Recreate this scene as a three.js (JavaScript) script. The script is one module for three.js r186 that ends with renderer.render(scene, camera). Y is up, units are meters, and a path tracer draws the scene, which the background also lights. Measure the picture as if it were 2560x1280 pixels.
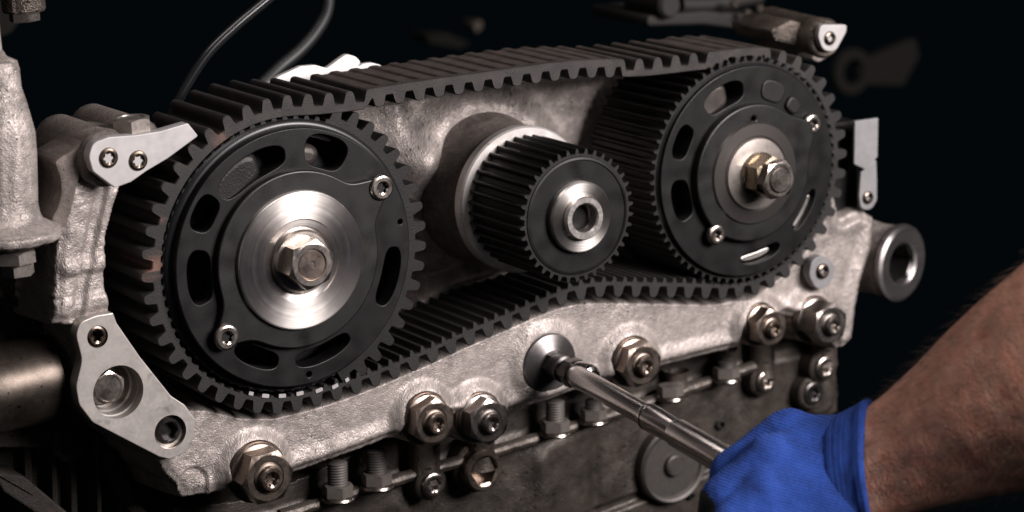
import * as THREE from 'three';
import { mergeGeometries, toCreasedNormals, mergeVertices } from 'three/addons/utils/BufferGeometryUtils.js';
import { MarchingCubes } from 'three/addons/objects/MarchingCubes.js';
import { ImprovedNoise } from 'three/addons/math/ImprovedNoise.js';
import { RectAreaLightUniformsLib } from 'three/addons/lights/RectAreaLightUniformsLib.js';

// Everything is laid out in engine units (the left pulley's disc is 50 in radius) and baked to metres at the end.
const K = 0.0014;
const scene = new THREE.Scene();
// ---------------------------------------------------------------- camera
const CAM = new THREE.Vector3(-482.463478, 259.671469, 942.92086);
const RT = new THREE.Vector3(0.84488967, -0.04860675, 0.53272773), UP = new THREE.Vector3(0.16890339, 0.96915942, -0.17944822), FW = new THREE.Vector3(0.50757571, -0.24159346, -0.82704262);
const FL = 7172.3254;
const camera = new THREE.PerspectiveCamera(10.198209, 2, 0.05, 20);
camera.position.copy(CAM).multiplyScalar(K); camera.up.copy(UP);
camera.lookAt(CAM.clone().add(FW).multiplyScalar(K));
camera.focus = 1092 * K; camera.userData.fStop = 7.5;
// ---------------------------------------------------------------- light
scene.background = new THREE.Color(0.0011, 0.0021, 0.0027);
RectAreaLightUniformsLib.init();
function softbox(name, color, intensity, w, h, pos, target) {
  const l = new THREE.RectAreaLight(color, intensity, w, h); l.name = name;
  l.position.set(...pos).multiplyScalar(K); l.lookAt(new THREE.Vector3(...target).multiplyScalar(K)); scene.add(l);
}
softbox('key_softbox', new THREE.Color(1, 0.94, 0.93), 37, 0.65, 0.55, [470, 380, 800], [60, -10, -20]);
softbox('top_softbox', new THREE.Color(1, 0.93, 0.9), 5, 0.7, 0.35, [-150, 820, 260], [60, 0, -40]);

softbox('fill_softbox', new THREE.Color(1, 0.94, 0.92), 0.2, 1.2, 0.9, [-760, 150, 900], [60, -20, -20]);

const renderer = new THREE.WebGLRenderer({ antialias: true });
renderer.toneMapping = THREE.LinearToneMapping; renderer.toneMappingExposure = 1;
renderer.shadowMap.enabled = true; renderer.setSize(1024, 512);

// ---------------------------------------------------------------- helpers
const at = (px, py, z) => { const d = FW.clone().addScaledVector(RT, (px - 1280) / FL).addScaledVector(UP, -(py - 640) / FL); return CAM.clone().addScaledVector(d, (z - CAM.z) / d.z); };
const cp = (px, py, dep) => CAM.clone().addScaledVector(FW, dep).addScaledVector(RT, (px - 1280) / FL * dep).addScaledVector(UP, -(py - 640) / FL * dep);
let seed = 7; const rnd = () => { seed = (seed + 0x6D2B79F5) | 0; let t = Math.imul(seed ^ (seed >>> 15), 1 | seed); t = (t + Math.imul(t ^ (t >>> 7), 61 | t)) ^ t; return ((t ^ (t >>> 14)) >>> 0) / 4294967296; };
const PN = new ImprovedNoise(); const noise = (x, y, z = 0) => PN.noise(x + 91.3, y + 37.7, z + 11.1);
const sst = (a, b, x) => { const t = Math.min(1, Math.max(0, (x - a) / (b - a))); return t * t * (3 - 2 * t); };
const mix = (a, b, t) => a + (b - a) * t;
const TAU = Math.PI * 2, D2R = Math.PI / 180;
const used = {};
const numbered = n => { const k = used[n] = (used[n] ?? -1) + 1; return k ? n + '_' + String(k).padStart(3, '0') : n; };
function thing(name, label, category, pos = [0, 0, 0], group) {
  const o = new THREE.Group(); o.name = numbered(name); scene.add(o);
  if (pos.isVector3) o.position.copy(pos); else o.position.set(...pos);
  o.userData = { label, category }; if (group) o.userData.group = group; return o;
}
function part(name, geo, mat, parent, pos, label) {
  const m = new THREE.Mesh(geo, mat); m.name = name; m.castShadow = m.receiveShadow = true;
  if (pos) { if (pos.isVector3) m.position.copy(pos); else m.position.set(...pos); }
  if (label) m.userData.label = label; parent.add(m); return m;
}
function dup(root, name, pos, label) { const r = root.clone(); r.name = numbered(name); r.position.copy(pos); r.userData = { ...root.userData, label }; scene.add(r); return r; }
const UVS = 1 / 50;
function flatCaps(g) { // faces square to the axis keep their own normal instead of blending into the bevel
  const p = g.attributes.position, n = g.attributes.normal, a = new THREE.Vector3(), b = new THREE.Vector3(), c = new THREE.Vector3();
  for (let i = 0; i < p.count; i += 3) { a.fromBufferAttribute(p, i); b.fromBufferAttribute(p, i + 1).sub(a); c.fromBufferAttribute(p, i + 2).sub(a); b.cross(c).normalize(); if (Math.abs(b.z) > 0.9995) for (let k = 0; k < 3; k++) n.setXYZ(i + k, 0, 0, Math.sign(b.z)); }
  return g;
}
function boxUV(g) {
  const p = g.attributes.position, n = g.attributes.normal, uv = new Float32Array(p.count * 2);
  for (let i = 0; i < p.count; i++) {
    const ax = Math.abs(n.getX(i)), ay = Math.abs(n.getY(i)), az = Math.abs(n.getZ(i)), x = p.getX(i), y = p.getY(i), z = p.getZ(i);
    const [a, b] = az >= ax && az >= ay ? [x, y] : ax > ay ? [z, y] : [x, z];
    uv[2 * i] = a * UVS; uv[2 * i + 1] = b * UVS;
  }
  g.setAttribute('uv', new THREE.BufferAttribute(uv, 2)); return g;
}
// surface of revolution about +z; every row is [r, z], both numbers or functions of the angle
function rev(rows, seg = 64, crease = 18, uvMode = 'box', cx = 0, cy = 0) {
  const P = [], U = [], I = [], n = rows.length;
  for (let j = 0; j < n; j++) for (let i = 0; i <= seg; i++) {
    const a = i / seg * TAU, r = typeof rows[j][0] === 'function' ? rows[j][0](a) : rows[j][0], z = typeof rows[j][1] === 'function' ? rows[j][1](a) : rows[j][1];
    P.push(cx + r * Math.cos(a), cy + r * Math.sin(a), z); U.push(i / seg * 6, r * 0.05);
  }
  for (let j = 0; j < n - 1; j++) for (let i = 0; i < seg; i++) { const a = j * (seg + 1) + i, b = a + 1, c = a + seg + 1, d = c + 1; I.push(a, b, d, a, d, c); }
  let g = new THREE.BufferGeometry(); g.setAttribute('position', new THREE.Float32BufferAttribute(P, 3)); g.setAttribute('uv', new THREE.Float32BufferAttribute(U, 2)); g.setIndex(I);
  g = flatCaps(toCreasedNormals(g, Math.min(crease, crease > 45 ? 60 : 20) * D2R)); return uvMode === 'box' ? boxUV(g) : g;
}
const hexR = ap => a => { const s = Math.PI / 3; let t = ((a % s) + s) % s - s / 2; return ap / Math.cos(t); };
const torx = (R, k = 0.13) => a => R * (1 - k + k * Math.cos(6 * a));
function hexGeo(ap, h, hole = 0, depth = 1, sock) { // hexagon with a chamfered crown, standing on z = 0
  const hr = hexR(ap), rows = [[0, 0], [hr, 0], [hr, a => h - Math.max(0, hr(a) - ap * 0.98) * 0.62], [ap * 0.93, h]];
  if (hole) { rows.push([hole, h], [hole * 0.97, h - depth]); rows.push([0, h - depth]); } else rows.push([0, h]);
  return rev(rows, 96, 25);
}
function screwGeo(R, h, sock, depth) { // round socket head screw standing on z = 0
  const t = torx(sock); return rev([[0, 0], [R, 0], [R, h - 0.9], [R - 0.35, h - 0.3], [R - 1, h], [sock * 1.18, h], [t, h - 0.35], [t, h - depth], [0, h - depth - 0.3]], 96, 30);
}
function addScrew(name, R, h, sock, depth, mat, parent, pos) { // head with a star socket of its own
  const t = torx(sock), m = part(name, rev([[0, 0], [R, 0], [R, h - 0.9], [R - 0.35, h - 0.3], [R - 1, h], [sock * 1.18, h], [t, h - 0.4], [t, h - 0.7]], 96, 30), mat, parent, pos);
  part('star_socket', rev([[t, h - 0.5], [t, h - depth - 0.8], [0, h - depth - 1]], 96, 30), M.socket, m); return m;
}
function hexSockGeo(R, h, sock, depth) {
  const t = hexR(sock); return rev([[0, 0], [R, 0], [R, h - 1], [R - 0.9, h], [sock * 1.22, h], [t, h - 0.5], [t, h - depth], [0, h - depth]], 96, 25);
}
function ext(pts, z0, z1, bev = 0.5, holes = [], bs = 2) {
  const s = new THREE.Shape(pts.map(p => new THREE.Vector2(p[0] ?? p.x, p[1] ?? p.y)));
  for (const h of holes) s.holes.push(new THREE.Path(h.map(p => new THREE.Vector2(p[0], p[1]))));
  let g = new THREE.ExtrudeGeometry(s, { depth: z1 - z0 - 2 * bev, bevelEnabled: bev > 0, bevelThickness: bev, bevelSize: bev, bevelOffset: -bev, bevelSegments: bs, curveSegments: 4 });
  g.translate(0, 0, z0 + bev); g = flatCaps(toCreasedNormals(g, 32 * D2R)); return boxUV(g);
}
const circlePts = (cx, cy, r, n = 48, rev = false) => Array.from({ length: n }, (_, i) => { const a = (rev ? -1 : 1) * i / n * TAU; return [cx + r * Math.cos(a), cy + r * Math.sin(a)]; });
// closed catmull-rom through points
function smooth(pts, n = 8, closed = true) {
  const c = new THREE.CatmullRomCurve3(pts.map(p => new THREE.Vector3(p[0] ?? p.x, p[1] ?? p.y, 0)), closed, 'centripetal');
  return c.getPoints(pts.length * n).slice(0, closed ? -1 : undefined).map(p => [p.x, p.y]);
}
// rounds the corners of a polygon: entries [x, y, radius]
function roundPoly(pts) {
  const out = [], n = pts.length;
  pts.forEach((p, i) => {
    const a = pts[(i + n - 1) % n], b = pts[(i + 1) % n], r = p[2] ?? 1;
    const ua = new THREE.Vector2(a[0] - p[0], a[1] - p[1]), ub = new THREE.Vector2(b[0] - p[0], b[1] - p[1]), la = ua.length(), lb = ub.length();
    const ang = Math.acos(Math.max(-1, Math.min(1, ua.dot(ub) / la / lb))), d = Math.min(r / Math.tan(ang / 2), la * 0.48, lb * 0.48); ua.divideScalar(la); ub.divideScalar(lb);
    for (let k = 0; k <= 6; k++) { const t = k / 6, w0 = (1 - t) ** 2, w2 = t * t; out.push([p[0] + ua.x * d * w0 + ub.x * d * w2, p[1] + ua.y * d * w0 + ub.y * d * w2]); }
  });
  return out;
}
const px2 = (list, z) => list.map(([x, y, r]) => { const p = at(x, y, z); return [p.x, p.y, r]; });
function tube(points, r, seg = 60, rad = 12) { return new THREE.TubeGeometry(new THREE.CatmullRomCurve3(points), seg, r, rad); }
function alongY(g) { g.rotateX(-Math.PI / 2); return g; } // a thing made about +z turned to stand along +y
function sectorSlot(r0, r1, a0, a1, e = 3, n = 44) {
  return Array.from({ length: n }, (_, i) => { const t = -i / n * TAU, c = Math.cos(t), s = Math.sin(t), u = Math.sign(c) * Math.abs(c) ** (2 / e), v = Math.sign(s) * Math.abs(s) ** (2 / e), r = (r0 + r1) / 2 + v * (r1 - r0) / 2, a = ((a0 + a1) / 2 + u * (a1 - a0) / 2) * D2R; return [r * Math.cos(a), r * Math.sin(a)]; });
}
// strip with a cross-section between an outer and an inner outline, from z0 (back) to z1 (front)
function strip(N, fn, z0, z1, ch = 0.35, crease = 33) {
  const P = [], I = [];
  let M = 0;
  for (let i = 0; i < N; i++) { // fn(i) -> {o:[x,y] front outer, ob back outer, n:[x,y] inner, nx, ny outward normal}
    const q = fn(i), ob = q.ob ?? q.o, rows = [[q.n[0], q.n[1], z0], [ob[0], ob[1], z0], [ob[0], ob[1], z1 - 5], [q.o[0], q.o[1], z1 - 4.4], [q.o[0], q.o[1], z1 - ch], [q.o[0] - q.nx * ch, q.o[1] - q.ny * ch, z1], [q.n[0] + q.nx * ch, q.n[1] + q.ny * ch, z1], [q.n[0], q.n[1], z1 - ch]];
    M = rows.length; for (const r of rows) P.push(...r);
  }
  for (let i = 0; i < N; i++) { const k = (i + 1) % N; for (let j = 0; j < M; j++) { const l = (j + 1) % M, a = i * M + j, b = k * M + j, c = k * M + l, d = i * M + l; I.push(a, b, c, a, c, d); } }
  let g = new THREE.BufferGeometry(); g.setAttribute('position', new THREE.Float32BufferAttribute(P, 3)); g.setIndex(I);
  g = flatCaps(toCreasedNormals(g, crease * D2R)); return boxUV(g);
}
const toothShape = (t, w = 0.53, fl = 0.17) => { t = t - Math.floor(t); const d = Math.abs(t - 0.5), e = w / 2 - fl / 2; return (1 - 0.14 * Math.min(1.6, d / e) ** 3 / 1) * (1 - sst(e, e + fl, d)); };

// ---------------------------------------------------------------- textures
function tex(n, fn, srgb = false) {
  const d = new Uint8Array(n * n * 4);
  for (let y = 0; y < n; y++) for (let x = 0; x < n; x++) { const c = fn(x / n, y / n), k = (y * n + x) * 4; if (typeof c === 'number') { d[k] = d[k + 1] = d[k + 2] = Math.max(0, Math.min(255, c * 255)); } else for (let j = 0; j < 3; j++) d[k + j] = Math.max(0, Math.min(255, c[j] * 255)); d[k + 3] = 255; }
  const t = new THREE.DataTexture(d, n, n); t.wrapS = t.wrapT = THREE.RepeatWrapping; t.magFilter = THREE.LinearFilter; t.minFilter = THREE.LinearMipmapLinearFilter; t.generateMipmaps = true; if (srgb) t.colorSpace = THREE.SRGBColorSpace; t.needsUpdate = true; return t;
}
// tiling noise by sampling a torus-like blend
const tn = (u, v, f, s) => { const a = noise(u * f, v * f, s), b = noise((u - 1) * f, v * f, s), c = noise(u * f, (v - 1) * f, s), d = noise((u - 1) * f, (v - 1) * f, s); return a * (1 - u) * (1 - v) + b * u * (1 - v) + c * (1 - u) * v + d * u * v; };
const rep = (t, k) => { const c = t.clone(); c.repeat.set(k, k); c.needsUpdate = true; return c; };
const castBump = tex(512, (u, v) => 0.5 + 0.16 * (1 - 2 * Math.abs(tn(u, v, 40, 1))) + 0.34 * tn(u, v, 75, 4) + 0.2 * tn(u, v, 26, 7) + 0.26 * tn(u, v, 130, 9));
const castColor = tex(512, (u, v) => { const b = 0.80 + 0.22 * tn(u, v, 7, 2) + 0.16 * tn(u, v, 24, 5) + 0.2 * tn(u, v, 90, 3); const pit = sst(0.42, 0.6, tn(u, v, 40, 12) + 0.3 * tn(u, v, 9, 8)); const k = b * (1 - 0.55 * pit); return [k, k * 0.965, k * 0.945]; }, true);
const castRough = tex(256, (u, v) => 0.62 + 0.25 * tn(u, v, 12, 21) + 0.25 * tn(u, v, 60, 22));
const scratch = (() => { const n = 512, d = new Float32Array(n * n).fill(0.5); for (let k = 0; k < 900; k++) { let x = rnd() * n, y = rnd() * n; const a = rnd() * TAU, L = 8 + rnd() * rnd() * 150, s = (rnd() - 0.4) * 0.35, cv = (rnd() - 0.5) * 0.01; for (let i = 0; i < L; i++) { x += Math.cos(a + cv * i); y += Math.sin(a + cv * i); const q = (((y | 0) % n + n) % n) * n + (((x | 0) % n + n) % n); d[q] = mix(d[q], 0.5 + s, 0.8); } } return d; })();
const sc = (u, v) => scratch[((v * 512) | 0) % 512 * 512 + ((u * 512) | 0) % 512];
const machColor = tex(512, (u, v) => { const k = 0.9 + 0.22 * (sc(u, v) - 0.5) + 0.09 * tn(u, v, 6, 31) + 0.06 * tn(u, v, 30, 33) - 0.12 * sst(0.35, 0.55, tn(u, v, 14, 37)); return [k, k * 0.985, k * 0.975]; }, true);
const machRough = tex(512, (u, v) => 0.72 + 0.5 * (sc(u, v) - 0.5) + 0.16 * tn(u, v, 8, 41) + 0.1 * tn(u, v, 40, 43));
const sandColor = tex(512, (u, v) => { const k = 0.9 + 0.08 * tn(u, v, 5, 51) + 0.05 * tn(u * 1, v, 16, 52) + 0.1 * (sc(u, v) - 0.5); return [k, k * 0.99, k * 0.985]; }, true);
const sandBump = tex(512, (u, v) => 0.5 + 0.25 * tn(u, v, 120, 53) + 0.5 * (sc(v, u) - 0.5));
const dustColor = tex(512, (u, v) => { const s = sst(0.28, 0.62, tn(u, v, 110, 61) + 0.25 * tn(u, v, 9, 62)), m = 0.42 + 0.2 * tn(u, v, 8, 63) + 0.5 * s + 0.6 * Math.max(0, sc(u, v) - 0.5); return [m, m * 0.95, m * 0.92]; }, true);
const anodRough = tex(512, (u, v) => 0.66 + 0.5 * (sc(u, v) - 0.5) + 0.3 * tn(u, v, 7, 71) + 0.14 * tn(u, v, 80, 72));
const rubBump = tex(256, (u, v) => 0.5 + 0.35 * tn(u, v, 60, 73) + 0.2 * tn(u, v, 110, 74));
const oilColor = tex(512, (u, v) => { const k = 0.68 + 0.22 * tn(u, v, 5, 81) + 0.12 * tn(u, v, 18, 82) + 0.14 * tn(u, v, 90, 83) - 0.35 * sst(0.34, 0.5, tn(u, v, 26, 84)); return [k, k * 0.96, k * 0.92]; }, true);
const turnRough = tex(256, (u, v) => 0.62 + 0.16 * noise(v * 150, 0, 3) + 0.05 * tn(u, v, 5, 92));
const turnColor = tex(512, (u, v) => { const k = 0.9 + 0.1 * noise(v * 120, 1, 5) + 0.05 * tn(u, v, 5, 94) + 0.25 * Math.min(0, sc(u, v) - 0.5); return [k, k * 0.985, k * 0.97]; }, true);
const turnBump = tex(256, (u, v) => 0.5 + 0.5 * Math.sin(v * TAU * 26));

// ---------------------------------------------------------------- materials
const std = o => new THREE.MeshStandardMaterial(o), phy = o => new THREE.MeshPhysicalMaterial(o);
const lin = (r, g, b) => new THREE.Color().setRGB(r, g, b);
const M = {
  cast: std({ name: 'cast_aluminium', color: lin(0.5, 0.472, 0.46), map: castColor, metalness: 0.45, roughness: 0.88, roughnessMap: castRough, bumpMap: castBump, bumpScale: 0.0005 }),
  castDark: std({ name: 'dark_cast_metal', color: lin(0.2, 0.175, 0.16), map: oilColor, metalness: 0.55, roughness: 0.72, roughnessMap: castRough, bumpMap: castBump, bumpScale: 0.0009 }),
  castGrey: std({ name: 'grey_cast_boss', color: lin(0.22, 0.195, 0.185), map: castColor, metalness: 0.4, roughness: 0.8, bumpMap: castBump, bumpScale: 0.0004 }),
  block: std({ name: 'oily_cast_block', color: lin(0.1, 0.088, 0.081), map: oilColor, metalness: 0.45, roughness: 0.75, roughnessMap: castRough, bumpMap: castBump, bumpScale: 0.00035 }),
  sand: std({ name: 'sanded_aluminium', color: lin(0.5, 0.485, 0.485), map: sandColor, metalness: 0.45, roughness: 0.62, bumpMap: sandBump, bumpScale: 0.00012 }),
  mach: std({ name: 'machined_aluminium', color: lin(0.74, 0.71, 0.69), map: machColor, metalness: 1, roughness: 0.5, roughnessMap: machRough }),
  turned: phy({ name: 'turned_aluminium', color: lin(0.62, 0.595, 0.585), map: turnColor, metalness: 1, roughness: 0.58, roughnessMap: turnRough, anisotropy: 0.8, anisotropyRotation: Math.PI / 2 }),
  steel: std({ name: 'worn_steel', color: lin(0.5, 0.455, 0.42), map: machColor, metalness: 1, roughness: 0.42, roughnessMap: machRough }),
  bronze: std({ name: 'zinc_yellow_steel', color: lin(0.4, 0.33, 0.25), map: machColor, metalness: 1, roughness: 0.38, roughnessMap: machRough }),
  dull: std({ name: 'dull_plated_steel', color: lin(0.36, 0.3, 0.26), map: machColor, metalness: 1, roughness: 0.46, roughnessMap: machRough }),
  dark: std({ name: 'blackened_steel', color: lin(0.1, 0.095, 0.095), map: machColor, metalness: 0.9, roughness: 0.45, roughnessMap: machRough }),
  chrome: phy({ name: 'chrome_tool_steel', color: lin(0.6, 0.585, 0.585), map: machColor, metalness: 1, roughness: 0.36, roughnessMap: machRough }),
  anod: phy({ name: 'black_anodised', specularIntensity: 0.6, color: lin(0.022, 0.022, 0.023), map: dustColor, metalness: 0.12, roughness: 0.72, roughnessMap: anodRough }),
  anodTurned: phy({ name: 'black_turned_plate', color: lin(0.034, 0.033, 0.034), map: dustColor, metalness: 0.2, roughness: 0.66, roughnessMap: anodRough }),
  gloss: std({ name: 'wet_black_oil', color: lin(0.008, 0.008, 0.009), metalness: 0.1, roughness: 0.35 }),
  rubber: std({ name: 'dusty_black_rubber', color: lin(0.042, 0.0385, 0.038), map: dustColor, metalness: 0, roughness: 0.72, bumpMap: rubBump, bumpScale: 0.00025, vertexColors: true }),
  gear: std({ name: 'dark_gear_metal', color: lin(0.038, 0.0355, 0.035), map: dustColor, metalness: 0.35, roughness: 0.55, bumpMap: rubBump, bumpScale: 0.00015 }),
  cable: std({ name: 'black_cable_sheath', color: lin(0.009, 0.009, 0.0095), metalness: 0, roughness: 0.2 }),
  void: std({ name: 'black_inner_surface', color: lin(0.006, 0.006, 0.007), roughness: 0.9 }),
};
M.plate = std({ name: 'milled_plate', color: lin(0.5, 0.475, 0.455), map: machColor, metalness: 0.55, roughness: 0.62, roughnessMap: machRough });
M.browned = std({ name: 'brown_screw_steel', color: lin(0.2, 0.16, 0.13), map: machColor, metalness: 1, roughness: 0.42, roughnessMap: machRough });
M.bolt = std({ name: 'grey_bolt_steel', color: lin(0.34, 0.31, 0.29), map: machColor, metalness: 0.65, roughness: 0.5, roughnessMap: machRough });
M.turnedGrey = phy({ name: 'turned_grey_steel', color: lin(0.25, 0.24, 0.242), map: turnColor, metalness: 0.9, roughness: 0.6, roughnessMap: turnRough, anisotropy: 0.6, anisotropyRotation: Math.PI / 2 });
M.socket = std({ name: 'dark_socket', color: lin(0.07, 0.055, 0.045), metalness: 1, roughness: 0.4 });
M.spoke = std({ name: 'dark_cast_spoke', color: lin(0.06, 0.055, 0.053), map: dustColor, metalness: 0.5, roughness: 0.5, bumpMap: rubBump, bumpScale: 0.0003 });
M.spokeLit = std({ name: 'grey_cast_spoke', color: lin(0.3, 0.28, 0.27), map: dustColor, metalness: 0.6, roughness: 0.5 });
M.hubDark = std({ name: 'dark_turned_hub', color: lin(0.06, 0.053, 0.05), metalness: 0.7, roughness: 0.38 });
M.white = std({ name: 'bare_white_metal', color: lin(0.82, 0.8, 0.79), map: sandColor, metalness: 0.3, roughness: 0.6 });
M.cableDim = std({ name: 'dull_black_cable', color: lin(0.005, 0.005, 0.0055), metalness: 0, roughness: 0.5 });
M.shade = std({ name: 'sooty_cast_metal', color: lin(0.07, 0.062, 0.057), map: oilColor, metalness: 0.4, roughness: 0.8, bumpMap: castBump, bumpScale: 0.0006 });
M.plug = std({ name: 'grey_plug_metal', color: lin(0.13, 0.12, 0.115), map: machColor, metalness: 0.85, roughness: 0.5 });
M.railCast = M.block.clone(); M.railCast.name = 'worn_rail'; M.railCast.color = lin(0.19, 0.168, 0.155); M.thread = std({ name: 'dull_thread', color: lin(0.16, 0.145, 0.135), metalness: 0.7, roughness: 0.55 }); M.nutGrey = std({ name: 'grey_nut_steel', color: lin(0.4, 0.365, 0.345), map: machColor, metalness: 1, roughness: 0.44, roughnessMap: machRough });
M.sandDim = M.sand.clone(); M.sandDim.name = 'grey_sanded_metal'; M.sandDim.color = lin(0.29, 0.285, 0.295);
M.far = phy({ name: 'far_dark_metal', color: lin(0.01, 0.009, 0.008), metalness: 0, roughness: 0.9, specularIntensity: 0.2 });
M.rail = std({ name: 'dim_rail_metal', color: lin(0.013, 0.011, 0.0095), metalness: 0.2, roughness: 0.7 });
M.flange = std({ name: 'pale_machined_ring', color: lin(0.82, 0.79, 0.775), map: machColor, metalness: 0.6, roughness: 0.55, roughnessMap: machRough });

// ---------------------------------------------------------------- the belt's course (outer envelope, counter-clockwise)
const DX = 213.67, CX = 115.3, CY = 0.75;
const courseKnots = [];
for (const p of [[204.8, 51.6], [194.6, 52.3], [180, 52.9], [166.7, 53.6], [153, 55.2], [139, 56.8], [126, 57.7], [107, 58.2], [88.8, 58.5], [70, 58.9], [52.7, 59.1], [36, 59.2], [20, 60.2]]) courseKnots.push(p);
for (let a = 90; a <= 265; a += 12.5) courseKnots.push([61.8 * Math.cos(a * D2R), 61.8 * Math.sin(a * D2R)]);
for (const p of [[14, -61.0], [30, -59.4], [44.9, -57.0], [65.3, -53.2], [80.5, -49.9], [101.4, -46.0], [115, -43.3], [126, -41.8], [136.6, -41.6], [147, -43], [158.2, -45.2], [180.3, -49.6], [195, -52.6], [205, -54.6]]) courseKnots.push(p);
for (let a = -82; a <= 76; a += 12) { const r = mix(55.6, 51.6, sst(38, 80, a)) + 0.8 * sst(-80, -20, a) * (1 - sst(0, 60, a)); courseKnots.push([DX + r * Math.cos(a * D2R), r * Math.sin(a * D2R)]); }
courseKnots.push([213.7, 51.3]);
const course = (() => {
  const c = new THREE.CatmullRomCurve3(courseKnots.map(p => new THREE.Vector3(p[0], p[1], 0)), true, 'centripetal'); c.arcLengthDivisions = 4000;
  const L = c.getLength(), n = Math.round(L / 0.2), pts = c.getSpacedPoints(n).slice(0, n);
  return { L, n, step: L / n, pts };
})();
function beltAt(i) {
  const { pts, n, step } = course, p = pts[(i + n) % n], a = pts[(i + n - 3) % n], b = pts[(i + 3) % n], tx = b.x - a.x, ty = b.y - a.y, l = Math.hypot(tx, ty), nx = ty / l, ny = -tx / l, s = (i + n) % n * step, x = p.x, y = p.y;
  const top = y > 20, ang = Math.atan2(y, x) / D2R, angR = Math.atan2(y, x - DX) / D2R;
  // where the coarse teeth point outwards and where inwards
  const inMid = top ? sst(36.5, 41, x) * (1 - sst(155.5, 157, x)) : 0, inRight = top ? sst(201, 202.6, x) * (1 - sst(228, 229.5, x)) : 0, inward = Math.max(inMid, inRight);
  const outG = 1 - toothShape(s / 8.95), inG = 1 - toothShape(s / 8.95 + 0.42, 0.56, 0.17), fine = toothShape(s / 5.05, 0.46, 0.2);
  const lower = !top && x > 8 && y < -20 && x < 205, wrapL = x < 20 && x > -70 && !(top && x > 5);
  const T = mix(mix(8.1, 7.3, sst(10, 60, x)), 6.5, x < 20 ? sst(-10, -45, y) : 0), dep = 4.7;
  let o = -dep * outG * (1 - inward), n_ = -T;
  const low = lower ? sst(8, 24, x) * (1 - sst(196, 205, x)) : 0;
  n_ = mix(n_, -6.3, low); n_ -= 2.3 * fine * low;
  if (top) n_ += inward * (4.2 * inG) - inward * 0.2 - (1 - inward) * 0.0;
  if (!top && x >= 200) n_ = mix(-6.3, -7.2, sst(200, 215, x)) - 1.2 * fine;
  if (wrapL && y < 30) n_ -= 0.9 * fine * sst(30, 5, y);
  const ob = mix(o, -0.75 * outG, inward);
  return { o: [x + nx * o, y + ny * o], ob: [x + nx * ob, y + ny * ob], n: [x + nx * n_, y + ny * n_], nx, ny };
}
// ---------------------------------------------------------------- signed distance helpers for the castings
function polySD(poly, x, y) { // positive inside
  let d = 1e9, inside = false; const n = poly.length;
  for (let i = 0, j = n - 1; i < n; j = i++) {
    const ax = poly[j][0], ay = poly[j][1], bx = poly[i][0], by = poly[i][1], ex = bx - ax, ey = by - ay, wx = x - ax, wy = y - ay, t = Math.max(0, Math.min(1, (wx * ex + wy * ey) / (ex * ex + ey * ey + 1e-12)));
    d = Math.min(d, (wx - ex * t) ** 2 + (wy - ey * t) ** 2);
    if ((ay > y) !== (by > y) && x < (bx - ax) * (y - ay) / (by - ay) + ax) inside = !inside;
  }
  return (inside ? 1 : -1) * Math.sqrt(d);
}
function heightfield(x0, x1, y0, y1, cell, zf, cut) {
  const nx = Math.ceil((x1 - x0) / cell), ny = Math.ceil((y1 - y0) / cell), P = new Float32Array((nx + 1) * (ny + 1) * 3), U = new Float32Array((nx + 1) * (ny + 1) * 2), keep = new Uint8Array((nx + 1) * (ny + 1)), I = [];
  for (let j = 0; j <= ny; j++) for (let i = 0; i <= nx; i++) { const k = j * (nx + 1) + i, x = x0 + i * cell, y = y0 + j * cell, z = zf(x, y); P.set([x, y, z], k * 3); U.set([(x + z * 0.6) * UVS, (y + z * 0.6) * UVS], k * 2); keep[k] = z > cut ? 1 : 0; }
  for (let j = 0; j < ny; j++) for (let i = 0; i < nx; i++) { const a = j * (nx + 1) + i, b = a + 1, c = a + nx + 2, d = a + nx + 1; if (keep[a] + keep[b] + keep[c] + keep[d] >= 2) I.push(a, b, c, a, c, d); }
  const g = new THREE.BufferGeometry(); g.setAttribute('position', new THREE.BufferAttribute(P, 3)); g.setAttribute('uv', new THREE.BufferAttribute(U, 2)); g.setIndex(I); g.computeVertexNormals(); return g;
}
const fbm = (x, y) => 0.6 * noise(x * 0.06, y * 0.06) + 0.3 * noise(x * 0.16, y * 0.16, 4) + 0.14 * noise(x * 0.4, y * 0.4, 8);

// ================================================================ ENGINE CASING (pale sand-cast front)
const ZA = -15, ZB = -57;
const nutSpots = { left: [640, 1178, 11.3], a: [1060, 1045, 10], b: [1195, 1043, 10], c: [1578, 902, 10], d: [1897, 810, 8.8], e: [2030, 797, 9.6] };
const NUT = {}; for (const k in nutSpots) { const [x, y, r] = nutSpots[k]; NUT[k] = { p: at(x, y, ZA + 2.5), r }; }
const washP = at(1372, 908, ZA + 2);
const outline = [
  ...px2([[165, 440], [152, 520], [142, 600], [136, 700], [130, 812], [186, 818], [204, 900], [222, 1010], [300, 1080], [392, 1148], [414, 1190], [442, 1214], [455, 1250], [520, 1240], [560, 1224], [600, 1210], [720, 1192], [760, 1179], [880, 1136], [1000, 1090], [1020, 1060], [1130, 1036], [1230, 1052], [1300, 1026], [1430, 984], [1540, 950], [1640, 924], [1846, 872], [1860, 820], [1960, 790], [2010, 800], [2080, 850], [2095, 876], [2118, 868], [2138, 846], [2146, 770], [2160, 700], [2185, 620], [2192, 545], [2150, 522], [2105, 545]], ZA).map(p => [p[0], p[1]]),
  [262, 20], [240, 40], [120, 42], [-10, 42], ...px2([[330, 456], [228, 440]], ZA).map(p => [p[0], p[1]])];
const loopCoarse = courseKnots;
const casing = thing('engine_casing', 'pale rough sand-cast metal engine front casing behind and below the toothed belt', 'engine casing');
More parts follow.
